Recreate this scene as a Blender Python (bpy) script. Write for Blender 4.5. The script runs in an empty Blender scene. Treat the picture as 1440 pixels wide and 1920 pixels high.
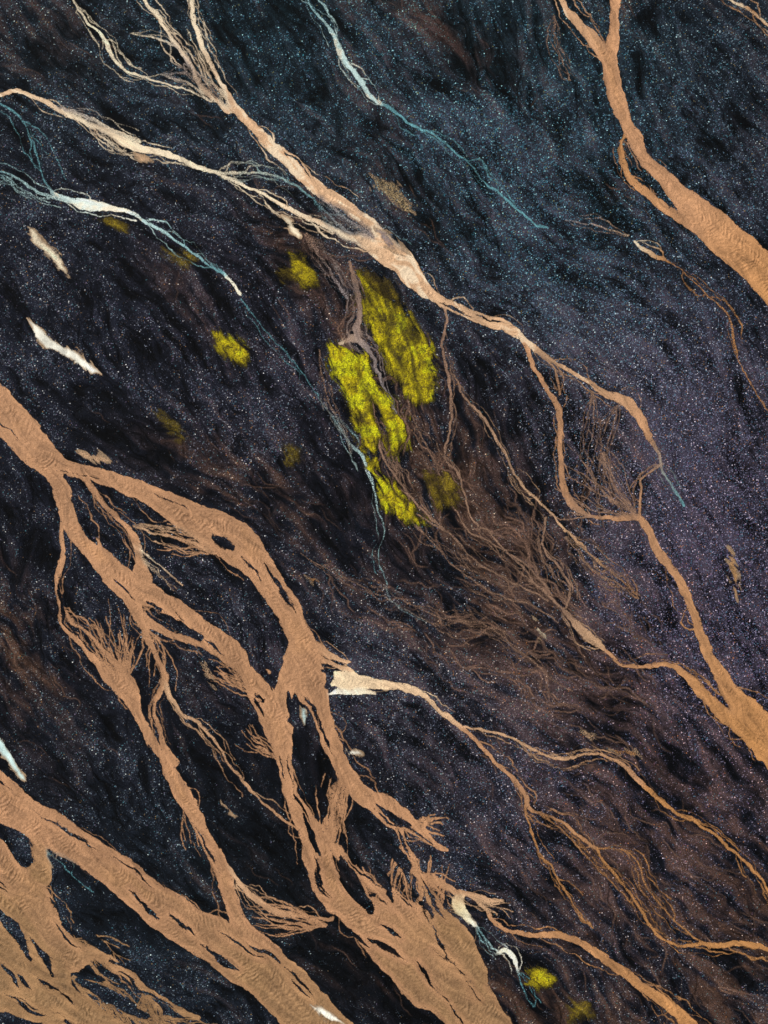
import bpy, math, numpy as np
rng=np.random.RandomState(7)
S=0.1; SP=1.4
X0,X1,Y0,Y1=-60,1500,-60,1980
xs=np.arange(X0,X1+.01,SP); ys=np.arange(Y0,Y1+.01,SP)
W=len(xs); H=len(ys)
X,Y=np.meshgrid(xs,ys); X=X.astype(np.float32); Y=Y.astype(np.float32)

def wm(co,cell,n):
    u=(co-co[0])/cell; i=np.floor(u).astype(int); f=u-i
    f=f*f*f*(f*(f*6-15)+10)
    M=np.zeros((len(co),n),np.float32); M[np.arange(len(co)),i]=1-f; M[np.arange(len(co)),i+1]+=f
    return M
def noise(cell,seed,cy=None):
    cy=cy or cell
    r=np.random.RandomState(seed)
    nx=int((X1-X0)/cell)+3; ny=int((Y1-Y0)/cy)+3
    L=r.uniform(-1,1,(ny,nx)).astype(np.float32)
    return wm(ys,cy,ny)@L@wm(xs,cell,nx).T
def fbm(cell,seed,o=4,g=.55):
    s=0;a=1;t=0
    for k in range(o):
        s=s+a*noise(max(cell/2**k,SP*1.01),seed+k*17); t+=a; a*=g
    return s/t
def sm(a,b,x):
    t=np.clip((x-a)/(b-a),0,1); return t*t*(3-2*t)

WX=X+4.5*noise(44,1)+2.0*noise(15,2)+.9*noise(6.5,3)+.5*noise(3.2,7)
WY=Y+4.5*noise(44,4)+2.0*noise(15,5)+.9*noise(6.5,6)+.5*noise(3.2,8)

TAN=(.47,.245,.122);PEACH=(.67,.415,.235);CREAM=(.92,.78,.55);TEAL=(.15,.40,.45);ICE=(.66,.88,.84);WHITE=(.95,.92,.78)
ORANGE=(.53,.25,.085);OLIVE=(.36,.20,.090);DUN=(.33,.195,.125);GREY=(.34,.30,.30)
def s(a,b,pts,br=0,op=1.0): return (a,b,pts,br,op)
def fan(x,y,a0,a1,n,L,r,c,spread=0.5,op=.9):
    out=[]; n=int(n*1.3); mid=(a0+a1)/2
    for k in range(n):
        a=math.radians(a0+(a1-a0)*(k+.5)/n+rng.uniform(-3,3)); l=L*rng.uniform(.6,1.3)
        bend=math.radians(mid)-a; p=[];px,py=x+rng.uniform(-3,3),y+rng.uniform(-3,3); rr=r*rng.uniform(.25,.5)
        ph=rng.uniform(0,6)
        for q in range(8):
            t=q/7; p.append((px,py,rr*(1-.7*t)+.25))
            aa=a+bend*.6*t+.2*math.sin(ph+q*.9); px+=math.cos(aa)*l/7; py+=math.sin(aa)*l/7
        out.append((c,c,p,0,op))
    return out
RIV=[]
def R(label,strokes): RIV.append((label,strokes))
R("broad peach silt river narrowing across black gravel",[
 s(CREAM,PEACH,[(352,-60,5),(358,0,3.4),(368,50,4),(385,95,5),(405,135,4),(425,170,4.4),(440,205,8)],7),
 s(PEACH,PEACH,[(440,205,9),(470,235,8),(505,270,11),(540,300,13),(575,335,15),(620,370,12),(665,400,10),(705,435,13),(740,478,23),(770,515,21),(800,545,13),(830,567,9),(870,585,8),(915,600,11),(955,618,9),(985,640,6)],6),
 s(PEACH,TAN,[(985,640,6),(1020,665,4.4),(1060,690,4),(1100,715,5),(1140,738,7),(1175,755,9),(1200,785,8),(1220,815,6)],5),
 s(TAN,TEAL,[(1220,815,5),(1235,850,3),(1240,880,2),(1265,920,1.8),(1280,950,3.4)],2,.8)])
R("pale twin headwater stream with silty braided threads",[
 s(CREAM,PEACH,[(235,-60,3),(262,-10,3),(300,40,3.4),(320,80,3.4),(350,110,4),(375,150,4.4),(400,180,4.4),(432,210,8)],9),
 s(CREAM,GREY,[(240,65,1.2),(290,75,1.4),(330,95,1.8),(360,130,2)],3,.8),
 s(GREY,PEACH,[(300,140,1.5),(350,150,2),(390,175,2.2),(425,200,3)],5,.7),
 s(GREY,PEACH,[(345,120,1.2),(395,150,1.6),(425,180,1.8),(440,205,3)],3,.7),
 s(CREAM,PEACH,[(350,60,1),(375,100,1.5),(400,150,1.8),(435,195,3)],2,.7)])
R("thin cream stream trickling over dark gravel",[
 s(CREAM,CREAM,[(110,-60,2.4),(140,0,2),(165,40,2.6),(195,80,2.6),(220,115,2.6),(250,140,2.4),(290,153,2),(340,163,1.6),(375,175,1.6),(425,203,2)],8,.9)])
R("long peach side river with feathered grey margins",[
 s(PEACH,CREAM,[(-60,190,4),(0,179,3.4),(40,175,3.6),(85,190,5),(130,213,5),(180,238,5),(230,262,8),(280,282,7),(330,297,5),(380,315,4.4)],10),
 s(CREAM,PEACH,[(380,315,3.6),(430,332,3.6),(480,360,3),(520,385,3),(560,405,4.4),(610,425,6),(660,445,10),(700,465,16),(740,490,20)],7),
 s(GREY,CREAM,[(110,200,3),(160,215,4),(210,245,4),(260,262,5)],6,.7),
 s(CREAM,TEAL,[(390,317,1.8),(440,322,1.8),(490,325,2),(540,342,2.4),(590,375,2)],8,.7),
 s(TEAL,GREY,[(590,375,2),(620,405,2),(650,430,3.2),(690,452,7)],7,.6),
 s(GREY,GREY,[(600,365,1.3),(630,395,1.8),(665,420,2.6),(700,450,7)],7,.55),
 s(GREY,TEAL,[(690,430,4),(720,440,5),(755,470,3)],4,.5)])
R("milky turquoise stream with white silt shoal",[
 s(TEAL,ICE,[(-60,300,3),(0,322,2.4),(40,345,2.4),(80,365,3),(130,376,4)],7,.65),
 s(ICE,WHITE,[(95,360,2),(125,372,4),(150,379,9),(172,382,11),(198,387,7),(225,394,4.5),(255,405,3)],2),
 s(ICE,TEAL,[(240,400,3.4),(260,410,3),(300,430,3),(340,460,2),(380,490,2),(420,520,1.8)],4,.8),
 s(ICE,WHITE,[(420,520,1.6),(440,540,2.4),(446,552,3.4)],0)])
R("faint turquoise trickle between dark boulders",[
 s(TEAL,TEAL,[(-60,170,1.5),(0,195,1.8),(40,225,1.8),(60,270,1.5),(80,330,1.5),(98,362,2.2)],3,.65),
 s(TEAL,TEAL,[(40,225,1),(75,245,1),(105,290,1),(125,335,1)],1,.35)])
R("broken turquoise thread ending in icy pool",[
 s(TEAL,TEAL,[(448,562,.9),(490,610,.9),(540,665,1.2),(575,710,1),(600,745,1),(625,785,1.4)],2,.4),
 s(TEAL,ICE,[(625,785,1.2),(650,822,2),(672,850,2.6),(685,880,3.6)],3,.7),
 s(ICE,TEAL,[(685,880,3.6),(700,920,2),(708,955,1.4),(716,1000,.9),(710,1050,.9),(725,1110,.8),(760,1150,.8),(795,1170,.8)],1,.42)])
R("turquoise meltwater stream threading black sand",[
 s(TEAL,ICE,[(560,-60,1.4),(577,0,1.4),(605,30,2.2),(622,60,3.4),(636,92,5.5)],4,.75),
 s(ICE,ICE,[(636,92,5.5),(665,135,4.6),(690,170,4),(715,200,2.8)],4,.88),
 s(TEAL,TEAL,[(715,200,3),(740,215,2.4),(800,248,2),(850,280,1.6),(890,315,1.4),(920,350,1.5),(960,385,2),(1000,415,2.4),(1022,427,2.2)],6,.75)])
R("faint sandy rill with orange shoals on gravel",[
 s(GREY,PEACH,[(1060,414,1.3),(1130,426,1.4),(1180,440,1.8)],3,.6),
 s(CREAM,ORANGE,[(1190,455,2.2),(1212,470,4.2),(1245,487,3)],2,.9),
 s(ORANGE,ORANGE,[(1245,487,1.3),(1290,520,1.1),(1330,560,1.3),(1360,590,2),(1378,640,2.6),(1390,680,1.3),(1420,740,1.4),(1450,780,1.3)],5,.65)])
R("smooth tan river forking around gravel bars",[
 s(PEACH,TAN,[(1030,-60,6),(1052,0,5),(1085,40,9),(1110,75,10),(1138,108,14)],4),
 s(TAN,TAN,[(1160,-60,13),(1155,0,12),(1152,40,10),(1145,80,11),(1145,120,16),(1155,170,15),(1170,220,12),(1190,265,13),(1215,305,14),(1250,345,17),(1290,385,27)],1),
 s(TAN,ORANGE,[(1290,385,28),(1330,420,32),(1370,455,35),(1410,490,36),(1460,540,38),(1530,620,44)],0),
 s(ORANGE,TAN,[(1168,252,2),(1163,285,4),(1176,328,6),(1214,368,7),(1256,400,9),(1310,430,14)],6),
 s(DUN,DUN,[(1170,265,1.3),(1190,300,1.6),(1210,345,2)],2,.8),
 s(DUN,DUN,[(1040,30,1.3),(1045,90,1.3),(1065,150,1.3)],5,.4)])
R("thin orange rill crossing stony ground",[s(ORANGE,PEACH,[(1340,-30,2),(1365,0,1.8),(1410,22,2.6),(1445,55,2.6),(1500,110,4)],4,.85)])
R("winding tan stream joining a braided fan",[
 s(TAN,TAN,[(985,640,5),(1000,680,4),(1020,720,4),(1045,760,6),(1050,810,5),(1048,860,5),(1055,910,5.5),(1070,945,6),(1100,965,4.4),(1150,970,5),(1195,970,7),(1215,1000,7),(1245,1050,7)],6),
 s(TAN,ORANGE,[(1245,1050,7),(1280,1100,8),(1305,1160,8),(1325,1220,10),(1350,1270,12),(1385,1320,19),(1440,1375,33),(1500,1450,40)],6),
 s(DUN,TAN,[(1240,870,1.8),(1225,878,2.2),(1206,900,2.2),(1203,930,2.4),(1200,968,4)],3,.9),
 s(DUN,TAN,[(1010,660,2),(1040,690,1.8),(1050,740,2)],3,.8)]
 +fan(1110,968,175,225,6,70,3,DUN)+fan(1195,968,188,250,10,150,3,DUN,.4,.75)+fan(1160,760,95,125,4,150,2.4,DUN,.4,.6)+fan(1110,740,75,110,5,190,2.4,DUN,.4,.65)+fan(1130,850,50,100,5,120,2.4,DUN,.4,.65))
R("narrow brown stream meandering through silt threads",[
 s(DUN,DUN,[(832,570,2.6),(836,600,2.6),(830,650,2.6),(840,700,2.6),(845,750,2.6),(848,790,2.6),(835,850,2),(860,890,2),(870,930,1.8),(890,980,1.5),(930,1010,1.5),(980,1060,2),(1010,1100,2.2),(1060,1145,3)],9,.85),
 s(DUN,PEACH,[(1060,1145,3),(1090,1180,8),(1130,1215,5)],4,.85),
 s(TAN,ORANGE,[(1130,1215,3.4),(1160,1240,3),(1200,1248,3.4),(1250,1248,5),(1290,1270,7),(1330,1310,10),(1380,1360,14),(1430,1400,22)],9)])
R("fine brown rill winding over gravel",[
 s(DUN,PEACH,[(848,705,1.8),(890,770,2),(930,820,2.6),(960,880,2),(1000,930,2),(1040,970,1.8)],7,.85),
 s(PEACH,ORANGE,[(1040,970,1.6),(1070,1005,2.2),(1105,1040,2.2),(1160,1085,1.5),(1200,1115,1.2)],6,.8),
 s(DUN,DUN,[(1025,970,2),(1016,1020,2),(1045,1060,2),(1070,1110,2),(1062,1145,2)],7,.9),
 s(DUN,GREY,[(655,490,2.5),(668,540,4),(675,590,4),(668,630,5),(700,670,3),(715,720,2.6),(745,770,2.2)],12,.85),
 s(DUN,GREY,[(575,440,3),(600,480,3),(625,520,3),(655,560,4)],9,.55),
 s(DUN,DUN,[(690,720,2),(700,780,2.2),(712,840,2.2),(740,890,2),(780,940,2),(830,990,2)],11,.8),
 s(PEACH,GREY,[(640,640,2.4),(665,632,6),(690,650,3)],2,.8),
 s(DUN,DUN,[(600,660,1.3),(612,740,1.6),(640,800,1.6),(660,850,1.6)],5,.55),
 s(DUN,DUN,[(780,960,1.5),(840,1000,2),(900,1060,1.7),(960,1090,1.8),(1030,1130,2)],9,.75),
 s(DUN,DUN,[(700,880,1.3),(760,960,1.5),(830,1040,1.5),(900,1100,1.5),(980,1130,1.6),(1050,1170,1.6)],9,.65),
 s(DUN,DUN,[(850,950,1.3),(880,1000,1.6),(950,1030,1.7),(1000,1070,1.6),(1040,1120,1.6)],7,.75),
 s(DUN,DUN,[(560,1040,1.1),(640,1080,1.2),(720,1120,1.2),(800,1170,1.3),(880,1210,1.2)],6,.45),
 s(DUN,DUN,[(760,1130,1.2),(830,1160,1.5),(900,1165,1.8),(960,1210,1.5),(1020,1260,1.5),(1070,1300,1.3)],9,.6),
 s(DUN,DUN,[(1060,1010,1.4),(1100,1060,1.8),(1150,1090,1.6),(1200,1120,1.4)],8,.7),
 s(DUN,DUN,[(760,760,1.2),(790,820,1.4),(825,880,1.4),(850,950,1.3)],7,.6)])
R("wide rippled tan river dividing into braided channels",[
 s(TAN,TAN,[(-80,690,43),(-20,752,41),(20,790,36),(60,835,34),(95,868,30)],0),
 s(TAN,TAN,[(95,868,20),(140,880,17),(190,893,18),(240,912,18),(290,932,19),(340,960,28),(390,985,39),(440,1015,39),(480,1055,35),(510,1095,27),(535,1140,23),(560,1190,26),(570,1240,31),(585,1290,30)],3),
 s(TAN,TAN,[(585,1290,28),(605,1340,17),(625,1400,16),(650,1450,17),(690,1495,23),(735,1525,26),(780,1555,13),(835,1592,4)],6),
 s(TAN,TAN,[(560,1230,30),(535,1290,22),(515,1350,26)],0),
 s(TAN,PEACH,[(590,1215,12),(620,1232,7),(655,1243,2.5)],2),
 s(TAN,PEACH,[(600,1240,6),(625,1250,5),(660,1262,5)],1),
 s(TAN,OLIVE,[(740,1530,10),(765,1600,5),(795,1660,9),(810,1720,29),(840,1765,45),(870,1830,50)],7),
 s(TAN,TAN,[(790,1560,6),(800,1535,2)],1)]
 +fan(770,1540,-25,50,6,60,5,TAN)+fan(790,1640,0,60,7,75,4,TAN)+fan(760,1580,65,120,14,130,4,TAN)+fan(648,1450,85,115,9,130,4,TAN)+fan(810,1725,-115,-60,11,100,4,TAN))
R("rippled tan middle channel split by dark islands",[
 s(TAN,TAN,[(75,850,22),(100,890,17),(122,940,17),(150,1000,22),(190,1050,22),(235,1095,31),(290,1120,20),(340,1150,15),(390,1190,22),(430,1225,24),(465,1265,12),(495,1310,25),(520,1370,27)],4),
 s(TAN,TAN,[(520,1370,25),(535,1430,16),(550,1500,16),(580,1560,27),(600,1620,27),(620,1670,31),(680,1715,40),(740,1765,58)],5),
 s(TAN,OLIVE,[(740,1765,58),(800,1815,68),(860,1870,60),(905,1930,56),(960,2010,66)],0),
 s(TAN,TAN,[(125,880,7),(150,893,5),(180,930,5),(215,968,4),(248,1000,6),(262,1050,10),(268,1090,17)],6),
 s(TAN,TAN,[(235,1095,22),(262,1150,12),(310,1183,7),(370,1205,8),(415,1225,12)],5),
 s(TAN,TAN,[(625,1590,9),(680,1645,10),(740,1690,16),(790,1725,34)],7),
 s(TAN,TAN,[(640,1460,2),(630,1500,2),(622,1545,6),(605,1590,16)],8),
 s(PEACH,PEACH,[(250,985,1.8),(300,1000,2),(350,1013,2.4),(405,1035,4)],9,.9),
 s(CREAM,PEACH,[(255,1020,1.4),(300,1060,1.4),(340,1100,1.4)],4,.7)]
 +fan(500,1300,185,250,24,100,4,TAN)+fan(500,1265,165,215,14,80,4,TAN)+fan(430,1035,175,215,11,115,4,TAN)+fan(605,1590,-100,-50,12,115,4,TAN)+fan(690,1710,-125,-75,11,85,4,TAN)+fan(520,1420,190,240,9,70,3,TAN))
R("slender tan loop channel around black gravel island",[
 s(TAN,TAN,[(112,930,8),(118,975,5),(115,1020,4),(110,1070,5),(108,1120,5),(125,1170,5),(160,1210,7),(200,1258,12),(235,1285,20),(260,1340,9),(290,1400,10),(320,1450,14),(350,1500,16),(385,1560,13),(410,1620,16),(430,1680,14),(455,1740,18),(500,1800,34)],6),
 s(TAN,TAN,[(108,1130,4),(145,1172,3),(185,1205,3),(230,1255,8)],7),
 s(TAN,TAN,[(268,1160,7),(280,1210,5),(300,1250,4),(310,1280,6),(290,1330,3),(300,1375,4),(325,1430,10)],7),
 s(PEACH,TAN,[(310,1280,6),(330,1320,4),(352,1345,2.6),(400,1385,2),(430,1430,2),(470,1480,2),(520,1530,2),(555,1560,2)],7,.85),
 s(PEACH,TAN,[(425,1625,4),(450,1655,5),(490,1690,6),(530,1712,7),(580,1718,3),(620,1722,4)],8)]
 +fan(236,1285,218,296,24,125,4,TAN,.3)+fan(610,1735,165,215,16,120,4,TAN)+fan(290,1190,60,110,5,90,3,TAN)+fan(350,1490,60,100,5,80,3,TAN))
R("broad olive tan river spreading over flats",[
 s(TAN,TAN,[(-80,1440,50),(-20,1485,48),(50,1530,38),(120,1572,34),(180,1610,34),(240,1655,38),(300,1700,42)],1),
 s(TAN,OLIVE,[(300,1700,42),(370,1745,44),(440,1785,46),(510,1835,52),(560,1880,52),(620,1960,60)],1),
 s(TAN,OLIVE,[(50,1545,12),(72,1590,13),(72,1640,28)],3)]+fan(330,1725,-140,-100,5,60,3,TAN)+fan(440,1760,190,225,9,110,3.5,TAN))
R("murky olive silt delta with many small islands",[
 s(TAN,OLIVE,[(-80,1560,45),(-15,1600,38),(20,1650,41),(60,1690,38),(95,1740,32),(130,1790,33),(180,1790,13),(230,1822,10),(270,1860,7),(320,1888,5),(375,1912,4)],9),
 s(OLIVE,OLIVE,[(-80,1790,80),(-20,1810,80),(60,1850,64),(130,1895,42),(190,1960,60)],2),
 s(OLIVE,OLIVE,[(-60,1700,40),(0,1690,43),(40,1750,36),(90,1830,48)],0),
 s(OLIVE,OLIVE,[(100,1880,44),(190,1912,12),(250,1940,14)],5)]
 +fan(200,1840,40,100,18,110,4,OLIVE)+fan(270,1860,50,110,14,100,4,OLIVE)+fan(130,1760,0,60,9,120,5,OLIVE)+fan(60,1700,70,120,10,90,5,OLIVE)+fan(10,1720,40,90,10,90,5,OLIVE)+fan(240,1900,0,40,14,160,4,OLIVE)+fan(140,1830,10,60,12,130,4,OLIVE))
R("tan stream draining from a cream silt pool",[
 s((.92,.72,.46),PEACH,[(630,1277,13),(650,1277,18),(680,1280,15),(710,1283,11),(740,1287,8),(790,1300,5),(830,1335,4),(865,1365,5)],2),
 s(WHITE,CREAM,[(614,1302,1.6),(640,1298,5),(672,1299,6),(705,1303,2.5)],0),
 s(TAN,TAN,[(865,1365,5),(900,1400,3.4),(950,1450,4),(985,1490,5),(1000,1520,3.4),(1060,1545,3.2),(1120,1590,3.2)],9),
 s(ORANGE,ORANGE,[(1120,1590,2.4),(1150,1640,2.4),(1200,1700,2.4),(1230,1740,2.4),(1270,1775,3.4),(1330,1770,4),(1380,1768,5.5),(1440,1782,5),(1510,1795,6)],9,.95),
 s(ORANGE,ORANGE,[(985,1500,1.7),(1000,1580,1.7),(1040,1640,1.7),(1080,1700,1.7),(1110,1740,1.4)],5,.8),
 s(ORANGE,ORANGE,[(1120,1590,1.7),(1180,1600,1.5),(1220,1670,1.5),(1290,1745,1.7),(1330,1775,2.6)],7,.7),
 s(ORANGE,ORANGE,[(1000,1520,1.9),(1070,1570,1.5),(1130,1640,1.4),(1190,1700,1.5)],7,.65)])
R("branching orange rill over brown gravel",[
 s(PEACH,TAN,[(870,1362,2),(930,1375,2.4),(1000,1405,2.2),(1060,1425,2.4),(1110,1412,2.2),(1160,1430,3.4),(1210,1470,6)],8,.9),
 s(ORANGE,ORANGE,[(1210,1470,5.5),(1260,1515,3),(1330,1560,2.4),(1400,1620,2.4),(1440,1670,2),(1500,1740,3)],8,.9)])
R("orange outflow stream leaving the braided delta",[
 s(TAN,PEACH,[(810,1650,9),(850,1668,7),(900,1682,5),(938,1687,2.4)],4),
 s(TAN,ORANGE,[(895,1685,3),(930,1730,3.6),(980,1750,4.5),(1060,1755,6),(1110,1780,7),(1160,1820,11),(1220,1860,10),(1280,1905,13),(1340,1980,18)],9)]
 +fan(890,1683,0,50,5,60,3,PEACH))
R("icy runoff trickle below the delta edge",[
 s(PEACH,(.92,.80,.48),[(866,1678,6),(858,1692,11),(864,1706,10)],0),
 s((.92,.80,.48),WHITE,[(864,1708,9),(880,1724,5),(898,1742,1.6)],0),
 s(TEAL,ICE,[(895,1740,1.4),(915,1765,1.6),(940,1790,1.6)],3,.6),
 s(CREAM,WHITE,[(932,1786,2),(950,1783,5),(964,1796,5),(968,1812,3),(972,1824,1.5)],2,.95),
 s(TEAL,TEAL,[(970,1822,1.2),(985,1860,1.1),(1005,1890,1.1)],2,.45)])
R("dim turquoise seep beside the silt river",[s(TEAL,TEAL,[(85,1595,2.4),(120,1625,1.4),(150,1655,1.4),(178,1675,1.4)],2,.45)])
ISL=[[(400,1008,4),(418,1016,8),(438,1024,4)],[(120,893,4),(135,915,7),(148,950,4)],[(300,1152,4),(335,1170,10),(378,1197,8)],
 [(-20,1545,8),(20,1575,14),(48,1612,13)],[(150,1745,4),(175,1762,10),(208,1790,5)],[(-10,1700,3),(25,1740,12),(62,1800,3)],
 [(638,1605,3),(658,1655,18),(694,1708,7)],[(568,1530,2),(582,1568,7),(594,1604,2)],[(733,1582,3),(752,1610,10),(770,1652,2)],
 [(704,1508,2),(735,1530,8),(770,1550,2)],[(690,1757,1),(725,1778,7),(762,1801,1)],[(718,1734,1),(735,1745,4),(752,1757,1)],[(402,1790,1),(425,1804,6),(448,1816,1)],
 [(30,1830,1),(45,1841,4),(62,1854,1)],[(150,1835,6),(210,1870,15),(275,1910,5)],[(543,1295,3),(548,1330,9),(562,1378,9)],[(92,1685,1),(118,1722,6),(138,1756,1)],
 [(278,1128,2),(302,1141,4)],[(1140,20,2),(1133,45,7),(1131,75,2)],[(205,1803,2),(238,1813,4)],[(790,1690,3),(800,1700,5),(808,1722,2)],[(835,1680,2),(832,1702,4)],[(480,1298,2),(492,1312,3)],
 [(281,1400,1),(295,1430,5),(305,1460,1)],[(348,1525,1),(362,1560,4),(379,1600,1)],[(602,1262,3),(618,1268,6),(612,1286,5)],[(530,1212,4),(518,1242,6)],[(136,935,3),(165,985,9),(180,1020,2)],
 [(1180,288,2),(1194,322,6),(1228,358,6),(1266,392,2)],[(688,1562,3),(702,1605,12),(718,1650,10),(734,1690,1)],[(95,1608,5),(135,1662,16),(190,1712,16),(250,1762,13),(330,1815,15),(400,1872,12),(445,1918,14)],
 [(466,1232,1),(490,1260,6),(506,1292,1)],[(600,1468,4),(612,1510,8),(604,1545,2)],[(20,1870,1),(50,1890,4),(82,1902,1)],[(316,1710,1),(342,1732,4),(364,1752,1)],
 [(215,1090,1),(235,1105,3),(250,1125,1)],[(60,1760,1),(85,1795,5),(100,1830,1)],[(-5,1800,1),(20,1830,4),(35,1860,1)],[(240,1670,1),(270,1700,4),(300,1722,1)],[(455,1040,1),(475,1065,3),(490,1090,1)],
 [(640,1730,1),(665,1750,4),(690,1772,1)],[(780,1800,1),(800,1825,4),(815,1855,1)]]

def smooth(pts,n=4):
    P=np.array(pts,float)
    if len(P)<3: n=3
    Q=np.vstack([2*P[0]-P[1],P,2*P[-1]-P[-2]]); out=[]
    for i in range(1,len(Q)-2):
        a,b,c,d=Q[i-1:i+3]
        for k in range(n):
            t=k/n; out.append(.5*((2*b)+(-a+c)*t+(2*a-5*b+4*c-d)*t*t+(-a+3*b-3*c+d)*t**3))
    out.append(P[-1]); out=np.array(out); out[:,2]=np.maximum(out[:,2],.4); return out
def segwin(a,b,pad):
    x0=min(a[0],b[0])-pad; x1=max(a[0],b[0])+pad; y0=min(a[1],b[1])-pad; y1=max(a[1],b[1])+pad
    i0=max(0,int((x0-X0)/SP)); i1=min(W,int((x1-X0)/SP)+2); j0=max(0,int((y0-Y0)/SP)); j1=min(H,int((y1-Y0)/SP)+2)
    if i0>=i1 or j0>=j1: return None
    return slice(j0,j1),slice(i0,i1)
def segd(a,b,w,wx,wy):
    x=wx[w];y=wy[w]; dx,dy=b[0]-a[0],b[1]-a[1]; L2=dx*dx+dy*dy+1e-6
    t=np.clip(((x-a[0])*dx+(y-a[1])*dy)/L2,0,1)
    dist=np.hypot(x-a[0]-t*dx,y-a[1]-t*dy)
    return dist,t
NEG=-30.
D=np.full((H,W),NEG,np.float32); best=np.full((H,W),NEG,np.float32); own=np.full((H,W),-1,np.int16)
AL=np.zeros((H,W),np.float32); CE=np.zeros((H,W),np.float32)
CW=np.full((H,W),1e-9,np.float32); CC=np.zeros((H,W,4),np.float32)
segs=[]; SLIT=[]
def raster(k,ca,cb,P,op,rec):
    al=0; n=len(P)-1
    ca=np.array(ca);cb=np.array(cb); rm=P[:,2].max()
    ww=segwin(P.min(0),P.max(0),rm+22)
    if ww is None: return
    T=np.full(D[ww].shape,NEG,np.float32); oj,oi=ww[0].start,ww[1].start
    for i in range(n):
        a,b=P[i],P[i+1]; ln=math.hypot(b[0]-a[0],b[1]-a[1])
        if rec: segs.append(((a[0]+b[0])/2,(a[1]+b[1])/2,(b[0]-a[0]),(b[1]-a[1]),max(a[2],b[2])))
        w=segwin(a,b,max(a[2],b[2])+(16 if rec else 9))
        if w is None: al+=ln; continue
        dist,t=segd(a,b,w,WX,WY); r=a[2]+(b[2]-a[2])*t
        shr=np.clip((r-9)*.10,0,3.)*((Y[w]>800)&(X[w]<980)); r=r-shr
        d=(r-dist).astype(np.float32)
        tw=(slice(w[0].start-oj,w[0].stop-oj),slice(w[1].start-oi,w[1].stop-oi))
        T[tw]=np.maximum(T[tw],d)
        m=d>best[w]
        best[w]=np.where(m,d,best[w]); own[w]=np.where(m,k,own[w]); AL[w]=np.where(m,al+t*ln,AL[w]); CE[w]=np.where(m,dist,CE[w])
        e=np.exp(np.clip(d,-16,10)/2.5)-.0016; e=np.maximum(e,0); c=ca+(cb-ca)*((i+.5)/n)
        CW[w]+=e
        for q in range(3): CC[w][...,q]+=e*c[q]
        CC[w][...,3]+=e*op
        al+=ln
    K=3.5 if rm>6 else .01
    o=D[ww]; h=np.clip(.5+.5*(T-o)/K,0,1)
    D[ww]=np.where((o<-14)|(T<-14),np.maximum(T,o),T*h+o*(1-h)+K*h*(1-h))
for k,(lab,st) in enumerate(RIV):
    for (ca,cb,pts,br,op) in st:
        P=smooth(pts); raster(k,ca,cb,P,op,True)
        T=np.gradient(P[:,:2],axis=0); N=np.stack([-T[:,1],T[:,0]],1); N/=np.linalg.norm(N,axis=1)[:,None]+1e-6
        ss=np.concatenate([[0],np.cumsum(np.hypot(*np.diff(P[:,:2],axis=0).T))]); L=ss[-1]
        for b in range(br):
            ln=min(L,rng.uniform(45,190)); s0=rng.uniform(0,max(.01,L-ln)); n=max(6,int(ln/7)); u=np.linspace(0,1,n); sv=s0+u*ln
            bx=np.interp(sv,ss,P[:,0]);by=np.interp(sv,ss,P[:,1]);br_=np.interp(sv,ss,P[:,2]);nx=np.interp(sv,ss,N[:,0]);ny=np.interp(sv,ss,N[:,1])
            sg=rng.choice([-1,1]); A=rng.uniform(4,19); ph=rng.uniform(0,6)
            e0=rng.choice([0,1],p=[.7,.3]); env=np.sin(np.pi*np.clip(u if not e0 else u*.55,0,1))**.6
            off=sg*env*(br_+A)+1.8*np.sin(sv/8+ph)+rng.uniform(-1,1,n)
            Q=np.stack([bx+nx*off,by+ny*off,rng.uniform(.55,1.35)*(.75+.3*np.sin(sv/13+ph))],1)
            raster(k,np.array(ca)*.85,np.array(cb)*.85,Q,op*rng.uniform(.65,1.),False)
        if P[:,2].max()>22 and len(pts)>3 and P[:,0].mean()<1000:
            for b in range(int(L/ (80 if P[:,1].mean()>1400 else 220))):
                ln=rng.uniform(45,110); s0=rng.uniform(0,max(.01,L-ln)); n=11; u=np.linspace(0,1,n); sv=s0+u*ln
                rr=np.interp(sv,ss,P[:,2]); f=rng.choice([-1,1])*rng.uniform(.3,.65); off=f*rr+1.2*np.sin(sv/9)
                SLIT.append(np.stack([np.interp(sv,ss,P[:,0])+np.interp(sv,ss,N[:,0])*off,np.interp(sv,ss,P[:,1])+np.interp(sv,ss,N[:,1])*off,rng.uniform(1.4,4.)*np.sin(np.pi*np.clip(u,.02,.98))-.3],1))
CC/=CW[...,None]
for pts in ISL+SLIT:
    P=smooth(pts,3) if not isinstance(pts,np.ndarray) else pts
    for i in range(len(P)-1):
        w=segwin(P[i],P[i+1],P[i][2]+25)
        if w is None: continue
        dist,t=segd(P[i],P[i+1],w,WX,WY); r=P[i][2]+(P[i+1][2]-P[i][2])*t
        D[w]=np.minimum(D[w],(dist-r))
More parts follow.
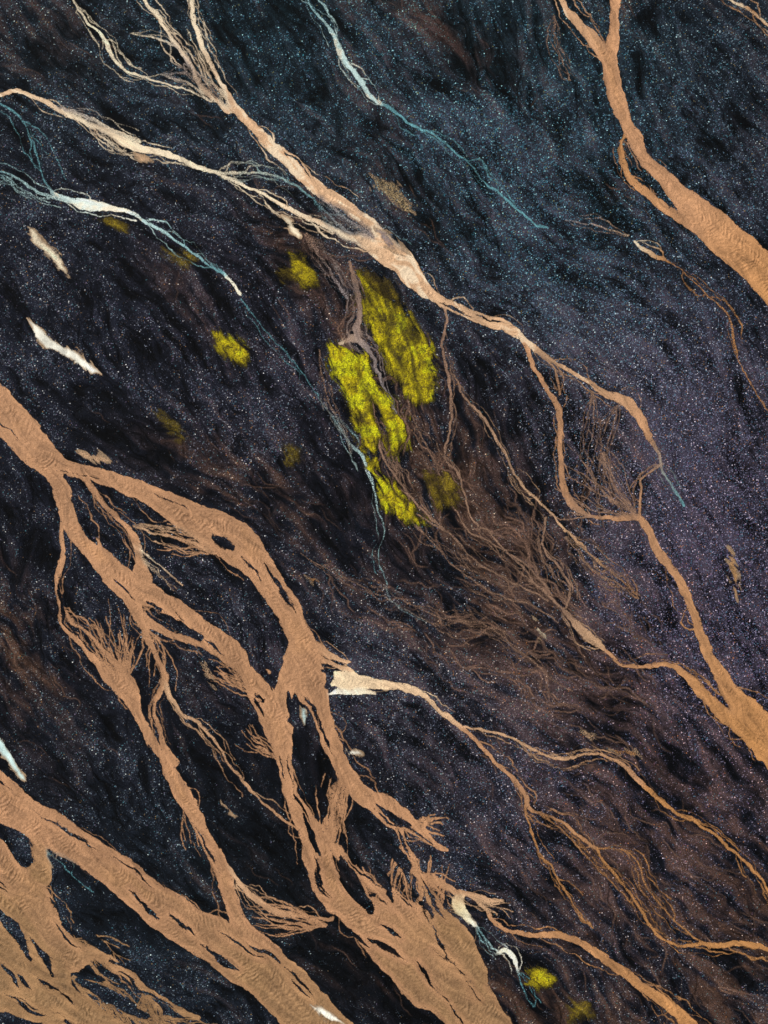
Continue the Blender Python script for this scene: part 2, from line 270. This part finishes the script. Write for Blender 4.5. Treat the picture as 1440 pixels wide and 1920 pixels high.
# ---- flow field
gx=np.linspace(X0,X1,52); gy=np.linspace(Y0,Y1,66); GX,GY=np.meshgrid(gx,gy)
vx=np.full(GX.shape,.55*.6);vy=np.full(GX.shape,.83*.6)
for (mx,my,dx,dy,r) in segs:
    l=math.hypot(dx,dy)+1e-6
    if dy<-.1*abs(dx) or l<8: continue
    w=np.exp(-((GX-mx)**2+(GY-my)**2)/(2*60**2))
    vx+=w*dx/l*.5; vy+=w*dy/l*.5
m=np.hypot(vx,vy); vx/=m; vy/=m
def up(F):
    u=(xs-X0)/(X1-X0)*(len(gx)-1); v=(ys-Y0)/(Y1-Y0)*(len(gy)-1)
    def mm(u,n):
        i=np.clip(u.astype(int),0,n-2); f=u-i; M=np.zeros((len(u),n),np.float32); M[np.arange(len(u)),i]=1-f; M[np.arange(len(u)),i+1]=f; return M
    return mm(v,len(gy))@F.astype(np.float32)@mm(u,len(gx)).T
ANG=np.arctan2(up(vy),up(vx))+.35*fbm(170,40,2)
J,I=np.meshgrid(np.arange(H,dtype=np.float32),np.arange(W,dtype=np.float32),indexing='ij')
def lic(N,L,A=None):
    A=ANG if A is None else A
    U=np.cos(A).astype(np.float32);V=np.sin(A).astype(np.float32)
    acc=N.copy()
    for sg in (1,-1):
        x=I.copy();y=J.copy()
        for q in range(L):
            ii=np.clip(np.rint(x),0,W-1).astype(np.int32); jj=np.clip(np.rint(y),0,H-1).astype(np.int32)
            x+=sg*U[jj,ii];y+=sg*V[jj,ii]
            ii=np.clip(np.rint(x),0,W-1).astype(np.int32); jj=np.clip(np.rint(y),0,H-1).astype(np.int32)
            acc+=N[jj,ii]
    acc/=(2*L+1); return (acc-acc.mean())/acc.std()
r0=np.random.RandomState(5)
wn=1.1*noise(34,63)+.8*noise(14,64)+.4*noise(7,65)
L1=lic(r0.uniform(-1,1,(H,W)).astype(np.float32),8,ANG+.4*wn)
L2=lic(noise(6,50)+.5*noise(3.3,51),16,ANG+.4*wn)
L3=lic(noise(13,52)+.6*noise(7,53),34,ANG+.35*wn)
L4=lic(noise(22,54)+.7*noise(11,55)+.4*noise(5,56),16,ANG+.3*wn)
crisp=np.exp(-(L4*4.0)**2)*sm(-.2,.3,fbm(70,92,3))
def blobs(B):
    z=np.zeros((H,W),np.float32)
    for (x,y,sx,sy,a,v) in B:
        ca,sa=math.cos(math.radians(a)),math.sin(math.radians(a))
        dx=X-x;dy=Y-y; u=dx*ca+dy*sa; w=-dx*sa+dy*ca
        z+=v*np.exp(-(u*u/(2*sx*sx)+w*w/(2*sy*sy)))
    return z
rz=blobs([(1130,830,110,45,75,1),(1010,1050,140,60,45,1),(870,1180,160,40,15,.9),(630,520,110,40,65,1),(850,900,160,45,70,.7),(1000,1200,140,60,30,.8),
 (720,780,150,35,65,.8),(1080,1100,100,50,50,1),(600,1060,100,30,40,.3),(340,560,90,22,50,.5),(1150,370,60,25,60,.5),(740,365,45,16,50,.8),(280,320,70,14,55,.4),
 (1330,1830,60,50,60,.8),(900,1010,120,50,45,.8),(60,1200,100,40,60,.35),(1180,1580,200,100,50,.3),(950,1290,100,30,20,.5),(1100,1480,160,60,30,.3)])
brown=np.clip(rz*.36+blobs([(1250,1650,350,200,50,.45),(1150,1200,300,150,40,.2),(30,1200,150,50,70,.5),(450,900,120,40,20,.45),(880,850,120,60,60,.35),(700,100,60,300,0,.15),(60,60,120,80,0,.25),(1190,30,60,20,60,.3),(850,80,140,25,45,.45),(1000,1900,300,60,20,.4),(540,470,90,30,60,.5)]),0,1)
grey=np.clip(blobs([(1320,1080,230,160,70,1.2),(1230,850,220,140,60,.8),(1000,420,300,150,45,.4),(700,1300,250,90,20,.3),(400,250,250,120,30,.15),(950,1500,250,120,45,.35),(500,620,200,120,50,.2),(1300,330,120,160,60,.4),(850,230,200,90,40,.25)])+.05,0,1.15)
purple=np.clip(blobs([(1350,1100,200,400,0,1),(1150,1500,300,200,0,.5),(500,700,300,250,0,.25)]),0,1)
teal=np.clip(blobs([(800,150,350,200,40,.9),(1200,200,250,250,0,.6),(300,100,350,150,0,.6),(950,400,200,100,40,.5),(400,1700,300,200,0,.4)]),0,1)
black=np.clip(blobs([(500,1600,180,120,50,.8),(330,1330,150,80,50,.6),(700,1850,120,70,40,.9),(200,1650,140,50,45,.8),(590,1440,80,25,70,.9),(260,820,170,60,20,.5),(960,700,90,50,40,.6),(1160,800,60,40,40,.3),(850,200,150,60,60,.2),(1180,500,150,30,20,.5),(770,350,120,25,50,.5),(500,1120,130,35,45,.7),(1400,900,30,160,-20,.5),(620,900,60,160,-20,.4),(300,480,160,60,35,.4),(1000,950,60,30,60,.4),(880,760,60,30,60,.5)]),0,1)
# ---- rills
def trace(seedmap,N,steps,seed,spread,wk):
    r=np.random.RandomState(seed); Rm=np.zeros((H,W),np.float32)
    pz=seedmap.ravel().astype(np.float64); pz=pz/pz.sum(); idx=r.choice(H*W,N,p=pz)
    px=(idx%W).astype(np.float32); py=(idx//W).astype(np.float32)
    off=r.normal(0,spread,N); life=r.randint(steps//4,steps,N); wgt=r.uniform(.15,1,N).astype(np.float32)**1.4
    A=ANG+wn*wk; Uc=np.cos(A);Vc=np.sin(A)
    for q in range(steps):
        i_=np.clip(np.rint(px),0,W-1).astype(int); j_=np.clip(np.rint(py),0,H-1).astype(int); al=life>q
        np.maximum.at(Rm,(j_[al],i_[al]),(wgt*np.minimum(1,np.minimum(q+3,life-q)/12))[al])
        off+=r.normal(0,.06,N); off*=.985
        u=Uc[j_,i_];v=Vc[j_,i_]; c,s_=np.cos(off),np.sin(off)
        px=np.clip(px+u*c-v*s_,0,W-1);py=np.clip(py+u*s_+v*c,0,H-1)
    return Rm
def soft(R,k=.45):
    o=R.copy()
    o[1:]=np.maximum(o[1:],k*R[:-1]); o[:-1]=np.maximum(o[:-1],k*R[1:]); o[:,1:]=np.maximum(o[:,1:],k*R[:,:-1]); o[:,:-1]=np.maximum(o[:,:-1],k*R[:,1:])
    return o
clump=sm(-.15,.35,fbm(60,61,3))
RL=soft(trace(np.clip(rz,0,1)**1.5*(.1+clump),560,90,11,.30,.8),.4)
RL2=soft(trace(brown*(.1+clump),600,60,13,.25,.6),.2)
DK=soft(trace(.3+sm(0,.4,fbm(90,66,2)),2300,130,12,.16,.5),.7)
big=fbm(150,70,5); mid=fbm(30,75,4); fine=fbm(9,78,3,.7)
patch=sm(-.25,.35,fbm(110,91,3))
# ---- ground colour
navy=np.array([.0060,.0078,.0140]);brn=np.array([.046,.024,.015]);gry=np.array([.054,.045,.068]);tanr=np.array([.27,.155,.105]);tl=np.array([.004,.017,.022])
lum=np.clip(1+.12*L1+.14*L2*(.3+.7*patch)+.28*L3+.18*L4+.50*big+.38*mid+.34*fine,.15,3.2)
b=np.clip(brown*(.8+.3*L2*patch+.8*L3+.7*mid)+.14*np.clip(L3-.6+mid,0,2)*(X>300),0,1)[...,None]
g=np.clip(grey*(.75+.35*L3+.6*big+.4*mid),0,1)[...,None]
tlm=(teal*.65)[...,None]
col=navy*(1-tlm)+tl*tlm
col=col*(1-b)+brn*b; col=col*(1-g*.6)+gry*g*.6
col=col*lum[...,None]
col*= (1-.65*black)[...,None]
col*=(1-.7*DK*(.45+.55*patch))[...,None]
col*=(1-.6*crisp)[...,None]
rm=(np.maximum(RL*np.clip(.3+rz,0,1),RL2*.35)*.9)[...,None]
col=col*(1-rm)+tanr*rm*(.8+.2*np.clip(L2,-1,1))[...,None]
dens=np.clip(.32+.66*grey+.40*big+.12*L3+.08*L4+.32*mid-.40*black-.12*b[...,0]-.35*RL-.4*DK*(.4+.6*patch)-.25*crisp,0.0,1)
tint=np.ones((H,W,3),np.float32)
tint*=1+(np.array([.55,1.12,1.25])-1)*teal[...,None]*.9
tint*=1+(np.array([1.20,.96,1.25])-1)*purple[...,None]
tint*=1+(np.array([1.25,.90,.62])-1)*np.clip(b,0,1)*.9
Hh=(.008*L2*(.3+.7*patch)+.030*L3*(.4+.6*patch)+.05*L4*patch+.30*big+.04*mid-.08*DK*(.3+.7*patch)-.07*crisp-.03*RL).astype(np.float32)
inr=sm(-4,5,D)
Hh=Hh*(1-inr*.6)-inr*.06
wide=sm(4,14,D)
ph=AL+.6*CE+7*noise(36,80)+4.*noise(13,81)+1.5*noise(6,87)
rp=np.sin(ph*2*math.pi/8.2); rip=rp*(.55+.45*np.clip(noise(32,82)*1.8,-1,1))*np.clip(.7+.8*noise(10,84),.1,1.3)
RZ=Hh*.6+.045+wide*(.062*rip+.035*noise(6,83)+.03*noise(3.3,86))+.03*noise(30,84)*wide
Hh=np.where(D>-7,np.minimum(Hh,RZ-.045),Hh)
fray=.8*L1+.9*L2
De=D+np.where(best>2.5,.6,.15)*fray*sm(12,2,np.abs(D))
# ---- river colour
RC=CC.copy()
vr=1+.10*L2+.08*L1+.20*fbm(60,85,4)+.11*rip*wide+.10*mid+.05*fine  # rip term paints light crests and shaded troughs into the silt colour
deep=sm(0,12,D)
upz=sm(900,500,Y)
vr=vr*(1.08-.14*deep*(1-upz)+.06*upz*deep)
RC[...,:3]*=vr[...,None]
cr=(upz*sm(-.2,.8,.5*L2+.4*L3+1.2*mid)*.7)[...,None]*(CC[...,0:1]>.55)
RC[...,:3]=RC[...,:3]*(1-cr)+np.array([.94,.79,.56])*cr
shade=fbm(90,90,4)
gm=np.clip(sm(1450,1950,Y)*.5*(X<1000)+.25*shade,0,.6)*wide
RC[...,:3]=RC[...,:3]*(1-gm[...,None])+np.array([.28,.168,.078])*gm[...,None]*(1+.14*L2+.12*rip)[...,None]  # painted ripple light and shade carried into the browner silt too
gold=np.clip(shade*1.2,0,.5)*wide*(1-gm)
RC[...,:3]*=1+gold[...,None]*np.array([.22,.17,.03])

def polyD(pts):
    P=np.array(pts,float); out=np.full((H,W),NEG,np.float32)
    w=segwin(P.min(0),P.max(0),34)
    x=WX[w];y=WY[w]; ins=np.zeros(x.shape,bool); dm=np.full(x.shape,1e9)
    n=len(P)
    for i in range(n):
        a=P[i];b_=P[(i+1)%n]
        dist,t=segd(a,b_,w,WX,WY); dm=np.minimum(dm,dist)
        c=((a[1]>y)!=(b_[1]>y))&(x<(b_[0]-a[0])*(y-a[1])/(b_[1]-a[1]+1e-9)+a[0]); ins^=c
    out[w]=np.where(ins,dm,-dm); return out
def build(name,mask,Z,colr,mat,extra=None):
    cm=mask[:-1,:-1]
    jj,ii=np.nonzero(cm)
    a=jj*W+ii; F=np.stack([a,a+W,a+W+1,a+1],1)
    uq,inv=np.unique(F.ravel(),return_inverse=True)
    co=np.stack([(X.ravel()[uq]-720)*S,(960-Y.ravel()[uq])*S,Z.ravel()[uq]],1).astype(np.float32)
    ne=0; inv=inv.reshape(-1).astype(np.int32)
    nf=len(F)
    if extra is not None:
        ec,ef=extra; base=len(co); co=np.vstack([co,np.array(ec,np.float32)])
        ef=np.array(ef,np.int32)+base; inv=np.concatenate([inv,ef.ravel()]).astype(np.int32); ne=len(ec); nf+=len(ef)
    me=bpy.data.meshes.new(name); me.vertices.add(len(co)); me.vertices.foreach_set('co',co.ravel())
    me.loops.add(len(inv)); me.loops.foreach_set('vertex_index',inv)
    me.polygons.add(nf); me.polygons.foreach_set('loop_start',np.arange(nf,dtype=np.int32)*4)
    me.polygons.foreach_set('use_smooth',np.ones(nf,bool))
    me.update(calc_edges=True)
    for nm,arr in colr.items():
        if arr.ndim==3:
            at=me.color_attributes.new(nm,'FLOAT_COLOR','POINT'); v=arr.reshape(-1,arr.shape[2])[uq]
            if v.shape[1]==3: v=np.hstack([v,np.ones((len(v),1))])
            if ne: v=np.vstack([v,np.tile([.014,.014,.018,1] if nm=='base' else [1,1,1,1],(ne,1))])
            at.data.foreach_set('color',v.astype(np.float32).ravel())
        else:
            at=me.attributes.new(nm,'FLOAT','POINT'); v=arr.ravel()[uq]
            if ne: v=np.concatenate([v,np.full(ne,.4)])
            at.data.foreach_set('value',v.astype(np.float32))
    ob=bpy.data.objects.new(name,me); bpy.context.collection.objects.link(ob); me.materials.append(mat)
    return ob
class NT:
    def __init__(s,name):
        s.m=bpy.data.materials.new(name); s.m.use_nodes=True; s.t=s.m.node_tree; s.t.nodes.clear(); s.out=s.n('ShaderNodeOutputMaterial')
    def n(s,ty,**k):
        o=s.t.nodes.new(ty)
        for a,v in k.items(): setattr(o,a,v)
        return o
    def l(s,a,b): s.t.links.new(a,b)
    def math(s,op,a,b=None,c=None,clamp=False):
        o=s.n('ShaderNodeMath',operation=op,use_clamp=clamp)
        for i,v in enumerate((a,b,c)):
            if v is None: continue
            if isinstance(v,(int,float)): o.inputs[i].default_value=v
            else: s.l(v,o.inputs[i])
        return o.outputs[0]
    def attr(s,nm): return s.n('ShaderNodeAttribute',attribute_name=nm)
    def pos(s): return s.n('ShaderNodeNewGeometry').outputs['Position']
    def noise(s,scale,det=3,rough=.6):
        o=s.n('ShaderNodeTexNoise'); o.inputs['Scale'].default_value=scale; o.inputs['Detail'].default_value=det; o.inputs['Roughness'].default_value=rough
        s.l(s.pos(),o.inputs['Vector']); return o
    def sstep(s,v,a,b,lo=0,hi=1):
        o=s.n('ShaderNodeMapRange',interpolation_type='SMOOTHSTEP'); s.l(v,o.inputs[0])
        for i,x in zip((1,2,3,4),(a,b,lo,hi)): o.inputs[i].default_value=x
        return o.outputs[0]
    def mix(s,f,a,b,bt='MIX'):
        o=s.n('ShaderNodeMix',data_type='RGBA',blend_type=bt)
        for sock,v in ((o.inputs[0],f),(o.inputs[6],a),(o.inputs[7],b)):
            if isinstance(v,(int,float)): sock.default_value=v
            elif isinstance(v,tuple): sock.default_value=(*v,1)
            else: s.l(v,sock)
        return o.outputs[2]
def speck(N,scale,dens,lo,gain,rb=.30):
    v=N.n('ShaderNodeTexVoronoi',voronoi_dimensions='2D'); v.inputs['Scale'].default_value=scale; N.l(N.pos(),v.inputs['Vector'])
    sx=N.n('ShaderNodeSeparateColor'); N.l(v.outputs['Color'],sx.inputs[0])
    th=N.math('MULTIPLY_ADD',dens,-gain,lo)
    d=N.math('SUBTRACT',sx.outputs[0],th)
    on=N.math('MULTIPLY',d,10.,clamp=True)
    rad=N.math('MULTIPLY_ADD',sx.outputs[1],.35,rb)
    inside=N.math('SUBTRACT',rad,v.outputs['Distance']); inside=N.math('MULTIPLY',inside,9.,clamp=True)
    return N.math('MULTIPLY',on,inside),sx,v
G=NT('black_gravel'); bs=G.n('ShaderNodeBsdfPrincipled'); G.l(bs.outputs[0],G.out.inputs[0])
ca=G.attr('base'); da=G.attr('dens').outputs['Fac']; tn=G.attr('tint').outputs['Color']
patchn=G.noise(.6,6,.8); pd=G.math('MULTIPLY_ADD',patchn.outputs['Fac'],2.2,-1.1); dn=G.math('ADD',da,pd,clamp=True)
f1,c1,v1=speck(G,4.3,dn,1.0,.50); f2,c2,v2=speck(G,2.9,dn,1.0,.05); f3,c3,v3=speck(G,5.8,dn,.97,.8)
ng=G.noise(5.,5,rough=.75)
var=G.sstep(ng.outputs['Fac'],.3,.7,.2,1.9)
base=G.mix(1.,ca.outputs['Color'],var,'MULTIPLY')
def ramp(N,fac,stops):
    r=N.n('ShaderNodeValToRGB'); N.l(fac,r.inputs[0]); e=r.color_ramp.elements
    for i,(p,c) in enumerate(stops):
        el=e[i] if i<2 else e.new(p)
        el.position=p; el.color=(*c,1)
    r.color_ramp.interpolation='CONSTANT'; return N.mix(1.,r.outputs[0],tn,'MULTIPLY')
pal=[(0,(.18,.22,.28)),(.3,(.085,.10,.14)),(.55,(.32,.36,.41)),(.72,(.09,.23,.27)),(.84,(.36,.20,.08)),(.90,(.23,.18,.28)),(.955,(.9,.92,.88))]
base=G.mix(G.math('MULTIPLY',f3,.65),base,ramp(G,c3.outputs[2],[(0,(.066,.074,.098)),(.4,(.018,.022,.032)),(.7,(.11,.115,.14)),(.9,(.10,.062,.036))]))
base=G.mix(G.math('MULTIPLY',f1,.85),base,ramp(G,c1.outputs[2],pal))
base=G.mix(G.math('MULTIPLY',f2,.95),base,ramp(G,c2.outputs[2],[(0,(.5,.56,.62)),(.4,(.88,.90,.88)),(.75,(.25,.55,.58)),(.9,(.65,.38,.13))]))  # bright stones plus sun glints painted as cyan and orange specks
G.l(base,bs.inputs['Base Color']); bs.inputs['Roughness'].default_value=.8; bs.inputs['Specular IOR Level'].default_value=.10
bp=G.n('ShaderNodeBump'); bp.inputs['Strength'].default_value=1.; bp.inputs['Distance'].default_value=.14
hh=G.math('ADD',ng.outputs['Fac'],G.math('MULTIPLY',f1,.6)); hh=G.math('ADD',hh,G.math('MULTIPLY',f3,.35)); G.l(hh,bp.inputs['Height']); G.l(bp.outputs[0],bs.inputs['Normal'])

def overlay(name,edge,rough,bumpd,kind):
    N=NT(name); b=N.n('ShaderNodeBsdfPrincipled'); tr=N.n('ShaderNodeBsdfTransparent'); mx=N.n('ShaderNodeMixShader')
    c=N.attr('base'); d=N.attr('dist').outputs['Fac']
    n1=N.noise(4.5,3,rough=.7); n2=N.noise(1.3,3)
    dd=N.math('ADD',d,N.math('MULTIPLY_ADD',n1.outputs['Fac'],edge*2,-edge)); dd=N.math('ADD',dd,N.math('MULTIPLY_ADD',n2.outputs['Fac'],edge,-edge/2))
    al=N.sstep(dd,-.9,.9)
    opn=N.sstep(n1.outputs['Fac'],.36,.60)
    inv=N.math('SUBTRACT',1.,c.outputs['Alpha']); op=N.math('SUBTRACT',1.,N.math('MULTIPLY',N.math('MULTIPLY',inv,2.2,clamp=True),opn),clamp=True)
    al=N.math('MULTIPLY',al,op)
    if kind=='moss':
        m1=N.noise(.7,6,rough=.8); m2=N.noise(4.2,5,rough=.9)
        fac=N.sstep(m2.outputs['Fac'],.38,.62); col=N.mix(fac,N.mix(1.,c.outputs['Color'],(.16,.12,.3),'MULTIPLY'),c.outputs['Color'])
        col=N.mix(N.sstep(m1.outputs['Fac'],.38,.52,.75,0),col,(.030,.020,.010))
        al=N.sstep(N.math('ADD',N.math('MULTIPLY_ADD',m1.outputs['Fac'],16.,-8.),N.math('ADD',N.math('MULTIPLY_ADD',m2.outputs['Fac'],30.,-15.),d)),-5.,4.)
        al=N.math('MULTIPLY',al,c.outputs['Alpha'])
    else:
        gr=N.noise(6.5,4,rough=.8); f=N.sstep(gr.outputs['Fac'],.3,.72,.66,1.22)
        col=N.mix(1.,c.outputs['Color'],f,'MULTIPLY')
        sp,_,_=speck(N,4.6,N.sstep(d,-3,7,.75,0),1.,.38)
        col=N.mix(N.math('MULTIPLY',sp,.85),col,(.02,.018,.022))
        if kind=='sand': al=N.math('MULTIPLY',al,N.sstep(N.math('ADD',N.math('MULTIPLY_ADD',n1.outputs['Fac'],10.,-5.),d),-3.,3.))
    N.l(col,b.inputs['Base Color']); b.inputs['Roughness'].default_value=rough; b.inputs['Specular IOR Level'].default_value=.25
    bp=N.n('ShaderNodeBump'); bp.inputs['Strength'].default_value=.85; bp.inputs['Distance'].default_value=bumpd
    bn=N.noise(3.2,5,rough=.7); N.l(bn.outputs['Fac'],bp.inputs['Height']); N.l(bp.outputs[0],b.inputs['Normal'])
    N.l(al,mx.inputs[0]); N.l(tr.outputs[0],mx.inputs[1]); N.l(b.outputs[0],mx.inputs[2]); N.l(mx.outputs[0],N.out.inputs[0])
    return N.m
MR=overlay('silty_water',1.2,.6,.15,'river'); MS=overlay('pale_silt',1.8,.7,.06,'sand'); MM=overlay('yellow_moss',3.5,.9,.3,'moss')

zb=-1.2; bx0,bx1=(X0-720)*S,(X0+(W-1)*SP-720)*S; by1,by0=(960-Y0)*S,(960-(Y0+(H-1)*SP))*S; FAR=3000
ec=[(-FAR,-FAR,zb),(FAR,-FAR,zb),(FAR,FAR,zb),(-FAR,FAR,zb),(bx0+1,by0+1,zb),(bx1-1,by0+1,zb),(bx1-1,by1-1,zb),(bx0+1,by1-1,zb)]
ef=[(0,1,5,4),(1,2,6,5),(2,3,7,6),(3,0,4,7)]
g=build('ground',np.ones((H,W),bool),Hh,{'base':np.clip(col,0,1),'dens':dens,'tint':tint},G.m,(ec,ef))
g['kind']='structure'; g['label']='black volcanic gravel plain streaked with brown silt'; g['category']='ground'
Dc=np.clip(De,-8,20)
for k,(lab,st) in enumerate(RIV):
    m=(own==k)&(D>-5)
    if m.sum()<10: continue
    o=build('river',m,RZ,{'base':np.clip(RC,0,1),'dist':Dc},MR); o['kind']='structure'; o['label']=lab; o['category']='river'; o['group']='braided silt river channels'
def flat(c,v=.12,op=1.,ed=None):
    a=np.ones((H,W,4),np.float32)
    for q in range(3): a[...,q]=c[q]
    a[...,:3]*=(1+v*mid*2+.06*L2)[...,None]
    if ed is not None: a[...,:3]=a[...,:3]*ed[...,None]+np.array([.40,.27,.16])*(1-ed[...,None])
    a[...,3]=op; return np.clip(a,0,1)
SAND=[([(48,424),(60,428),(80,452),(98,470),(116,488),(132,520),(116,508),(100,489),(78,468),(60,452)],CREAM,"pale cream silt patch with ragged grey tail",.8),
([(54,594),(74,608),(104,636),(140,660),(190,698),(170,697),(138,678),(112,662),(90,650),(68,628)],WHITE,"bright white silt patch on dark gravel",1),
([(526,404),(540,412),(567,442),(562,447),(543,436)],CREAM,"small cream silt streak beside brown rocks",1),
([(-6,1368),(6,1385),(24,1420),(48,1464),(36,1460),(14,1430),(-6,1400)],ICE,"narrow icy white silt sliver",1),
([(1366,1030),(1374,1040),(1384,1080),(1384,1124),(1377,1114),(1370,1080)],(.62,.34,.14),"slim orange sand streak on grey gravel",.75),
([(970,1144),(988,1152),(1020,1186),(1034,1210),(1008,1190)],CREAM,"pale feathered silt streak among brown rills",.7),
([(580,1882),(604,1888),(630,1906),(646,1922),(610,1912)],WHITE,"white silt rim beside the olive river",1),
([(648,1404),(670,1407),(682,1416),(656,1414)],WHITE,"tiny white silt fleck on black sand",.9),
([(566,1322),(574,1328),(574,1345),(568,1364),(562,1345)],ICE,"small milky pool at the river edge",.8),
([(572,1078),(600,1090),(615,1100),(590,1098)],ORANGE,"small rusty sand smear on gravel",.4),
([(415,1500),(425,1505),(444,1528),(436,1528)],PEACH,"small peach sand fleck on black gravel",.8),
([(146,838),(185,845),(214,862),(185,864),(150,852)],PEACH,"peach sand lens beside the tan river",.75),
([(1085,1365),(1110,1375),(1130,1392),(1100,1385)],PEACH,"faint peach sand smear on gravel",.4),
([(1145,1400),(1190,1405),(1200,1418),(1160,1415)],ORANGE,"faint orange sand smear near a rill",.4),
([(254,285),(275,290),(285,305),(265,300)],PEACH,"small peach sand spill beside the stream",.8),
([(700,330),(742,346),(776,396),(758,398),(730,378),(704,356)],(.42,.30,.15),"dusty brown sand smear with fine streaks",.5),
([(385,1240),(395,1255),(402,1292),(392,1275)],PEACH,"thin peach sand fleck between channels",.5),
([(700,430),(728,436),(760,474),(730,462)],(.26,.21,.22),"mauve grey silt film on the river bend",.7)]
for (pts,c,lab,op) in SAND:
    d=polyD(pts); o=build('sand_patch',d>-10,np.maximum(Hh,RZ*(D>-5)+Hh*(D<=-5))+.05,{'base':flat(c,.25,op,sm(-1,6,d+.5)),'dist':np.clip(d+(2 if op>.75 else 3.5)*L2+.8*L1+1,-8,20)},MS)
    o['label']=lab; o['category']='sand patch'; o['group']='silt patches on the gravel plain'
YEL=(.92,.77,.008);OCH=(.38,.28,.015)
MOSS=[([(668,520),(715,550),(768,595),(802,635),(818,700),(812,748),(775,752),(735,712),(715,675),(700,630),(672,580)],YEL,"large bright yellow moss patch with dark gaps",1),
([(618,650),(660,645),(692,670),(704,720),(712,770),(710,820),(703,845),(680,848),(662,800),(650,740),(628,700)],YEL,"bright yellow moss strip between silt rills",1),
([(698,720),(728,735),(756,780),(760,835),(750,872),(726,845),(710,790)],YEL,"yellow moss strip edged by brown silt",.95),
([(700,890),(740,906),(768,940),(802,984),(755,980),(716,950)],YEL,"ragged yellow moss patch beside a trickle",1),
([(548,476),(572,484),(592,530),(574,530),(554,518)],(.62,.50,.01),"small yellow moss patch on brown rocks",.8),
([(408,628),(438,632),(468,662),(460,686),(432,672),(412,652)],(.7,.58,.01),"isolated yellow moss clump on black gravel",.85),
([(684,858),(706,864),(708,886),(690,882)],YEL,"tiny yellow moss tuft by icy water",1),
([(808,870),(850,900),(858,940),(830,950),(800,910)],OCH,"dull olive moss patch on brown silt",.6),
([(990,1818),(1020,1815),(1035,1835),(1020,1850),(995,1845)],(.7,.58,.01),"small yellow moss clump near orange stream",.85),
([(185,408),(215,415),(232,430),(205,428)],OCH,"sparse olive moss below white shoal",.7),
([(315,470),(355,478),(372,492),(335,490)],OCH,"faint dark olive moss on gravel",.4),
([(300,775),(330,790),(345,820),(320,808)],OCH,"faint olive moss film on black gravel",.4),
([(535,835),(560,850),(562,866),(542,862)],OCH,"dim olive moss spot on gravel",.5),
([(680,500),(725,525),(750,575),(700,560)],OCH,"dark olive moss fringe above bright moss",.7),
([(508,512),(540,510),(556,524),(530,526)],OCH,"small rusty olive moss smear on gravel",.7),
([(1070,1880),(1105,1885),(1110,1905),(1075,1905)],OCH,"dull ochre moss near the stream bank",.6)]
mossn=fbm(26,140,4)
dkz=blobs([(712,585,45,14,60,.7),(735,690,40,6,65,.7),(765,640,40,4,70,.5),(700,765,60,7,65,.9),(655,680,30,6,70,.3),(780,715,25,5,75,.5)])
for (pts,c,lab,op) in MOSS:
    d=polyD(pts); d2=d+7*mossn+2.5*L2+3.0*L3+1.5*L1-12*RL-6*DK-np.clip(D+5,0,12)*1.0+4-8*dkz
    br=flat(c,.5,op); t=(sm(-3,13,d2)*np.clip(.85+.30*L3+.2*L2+.6*mid-1.0*dkz,.08,1.1))[...,None]; br[...,:3]=br[...,:3]*(.14+.86*t)+np.array([.05,.035,.008])*np.clip(1-t,0,1)*.5
    o=build('moss_patch',(d>-16),np.maximum(Hh,RZ*(D>-5)+Hh*(D<=-5))+.06+.06*np.clip(sm(-2,12,d2),0,1)*(1+.5*noise(4,99)),{'base':np.clip(br,0,1),'dist':np.clip(d2,-20,20)},MM)
    o['label']=lab; o['category']='moss'; o['group']='moss patches on the gravel plain'
cam=bpy.data.cameras.new('camera'); co=bpy.data.objects.new('camera',cam); bpy.context.collection.objects.link(co)
Hc=300; cam.sensor_fit='VERTICAL'; cam.sensor_height=24; cam.lens=24*Hc/192; cam.clip_end=8000
co.location=(0,0,Hc); bpy.context.scene.camera=co
el,az=math.radians(38),math.radians(-55)
sun=bpy.data.lights.new('sun','SUN'); sun.energy=4.9; sun.angle=math.radians(.5); sun.color=(1,.95,.88)
so=bpy.data.objects.new('sun',sun); bpy.context.collection.objects.link(so)
from mathutils import Vector
dv=Vector((math.sin(az)*math.cos(el),math.cos(az)*math.cos(el),math.sin(el))); so.rotation_euler=dv.to_track_quat('Z','Y').to_euler(); so.location=dv*100
w=bpy.data.worlds.new('World'); bpy.context.scene.world=w; w.use_nodes=True
t=w.node_tree; sk=t.nodes.new('ShaderNodeTexSky'); sk.sky_type='NISHITA'; sk.sun_disc=False; sk.sun_elevation=el; sk.sun_rotation=az
t.links.new(sk.outputs[0],t.nodes['Background'].inputs[0]); t.nodes['Background'].inputs[1].default_value=.05
sc=bpy.context.scene; sc.view_settings.view_transform='Standard'; sc.view_settings.look='None'; sc.view_settings.exposure=0
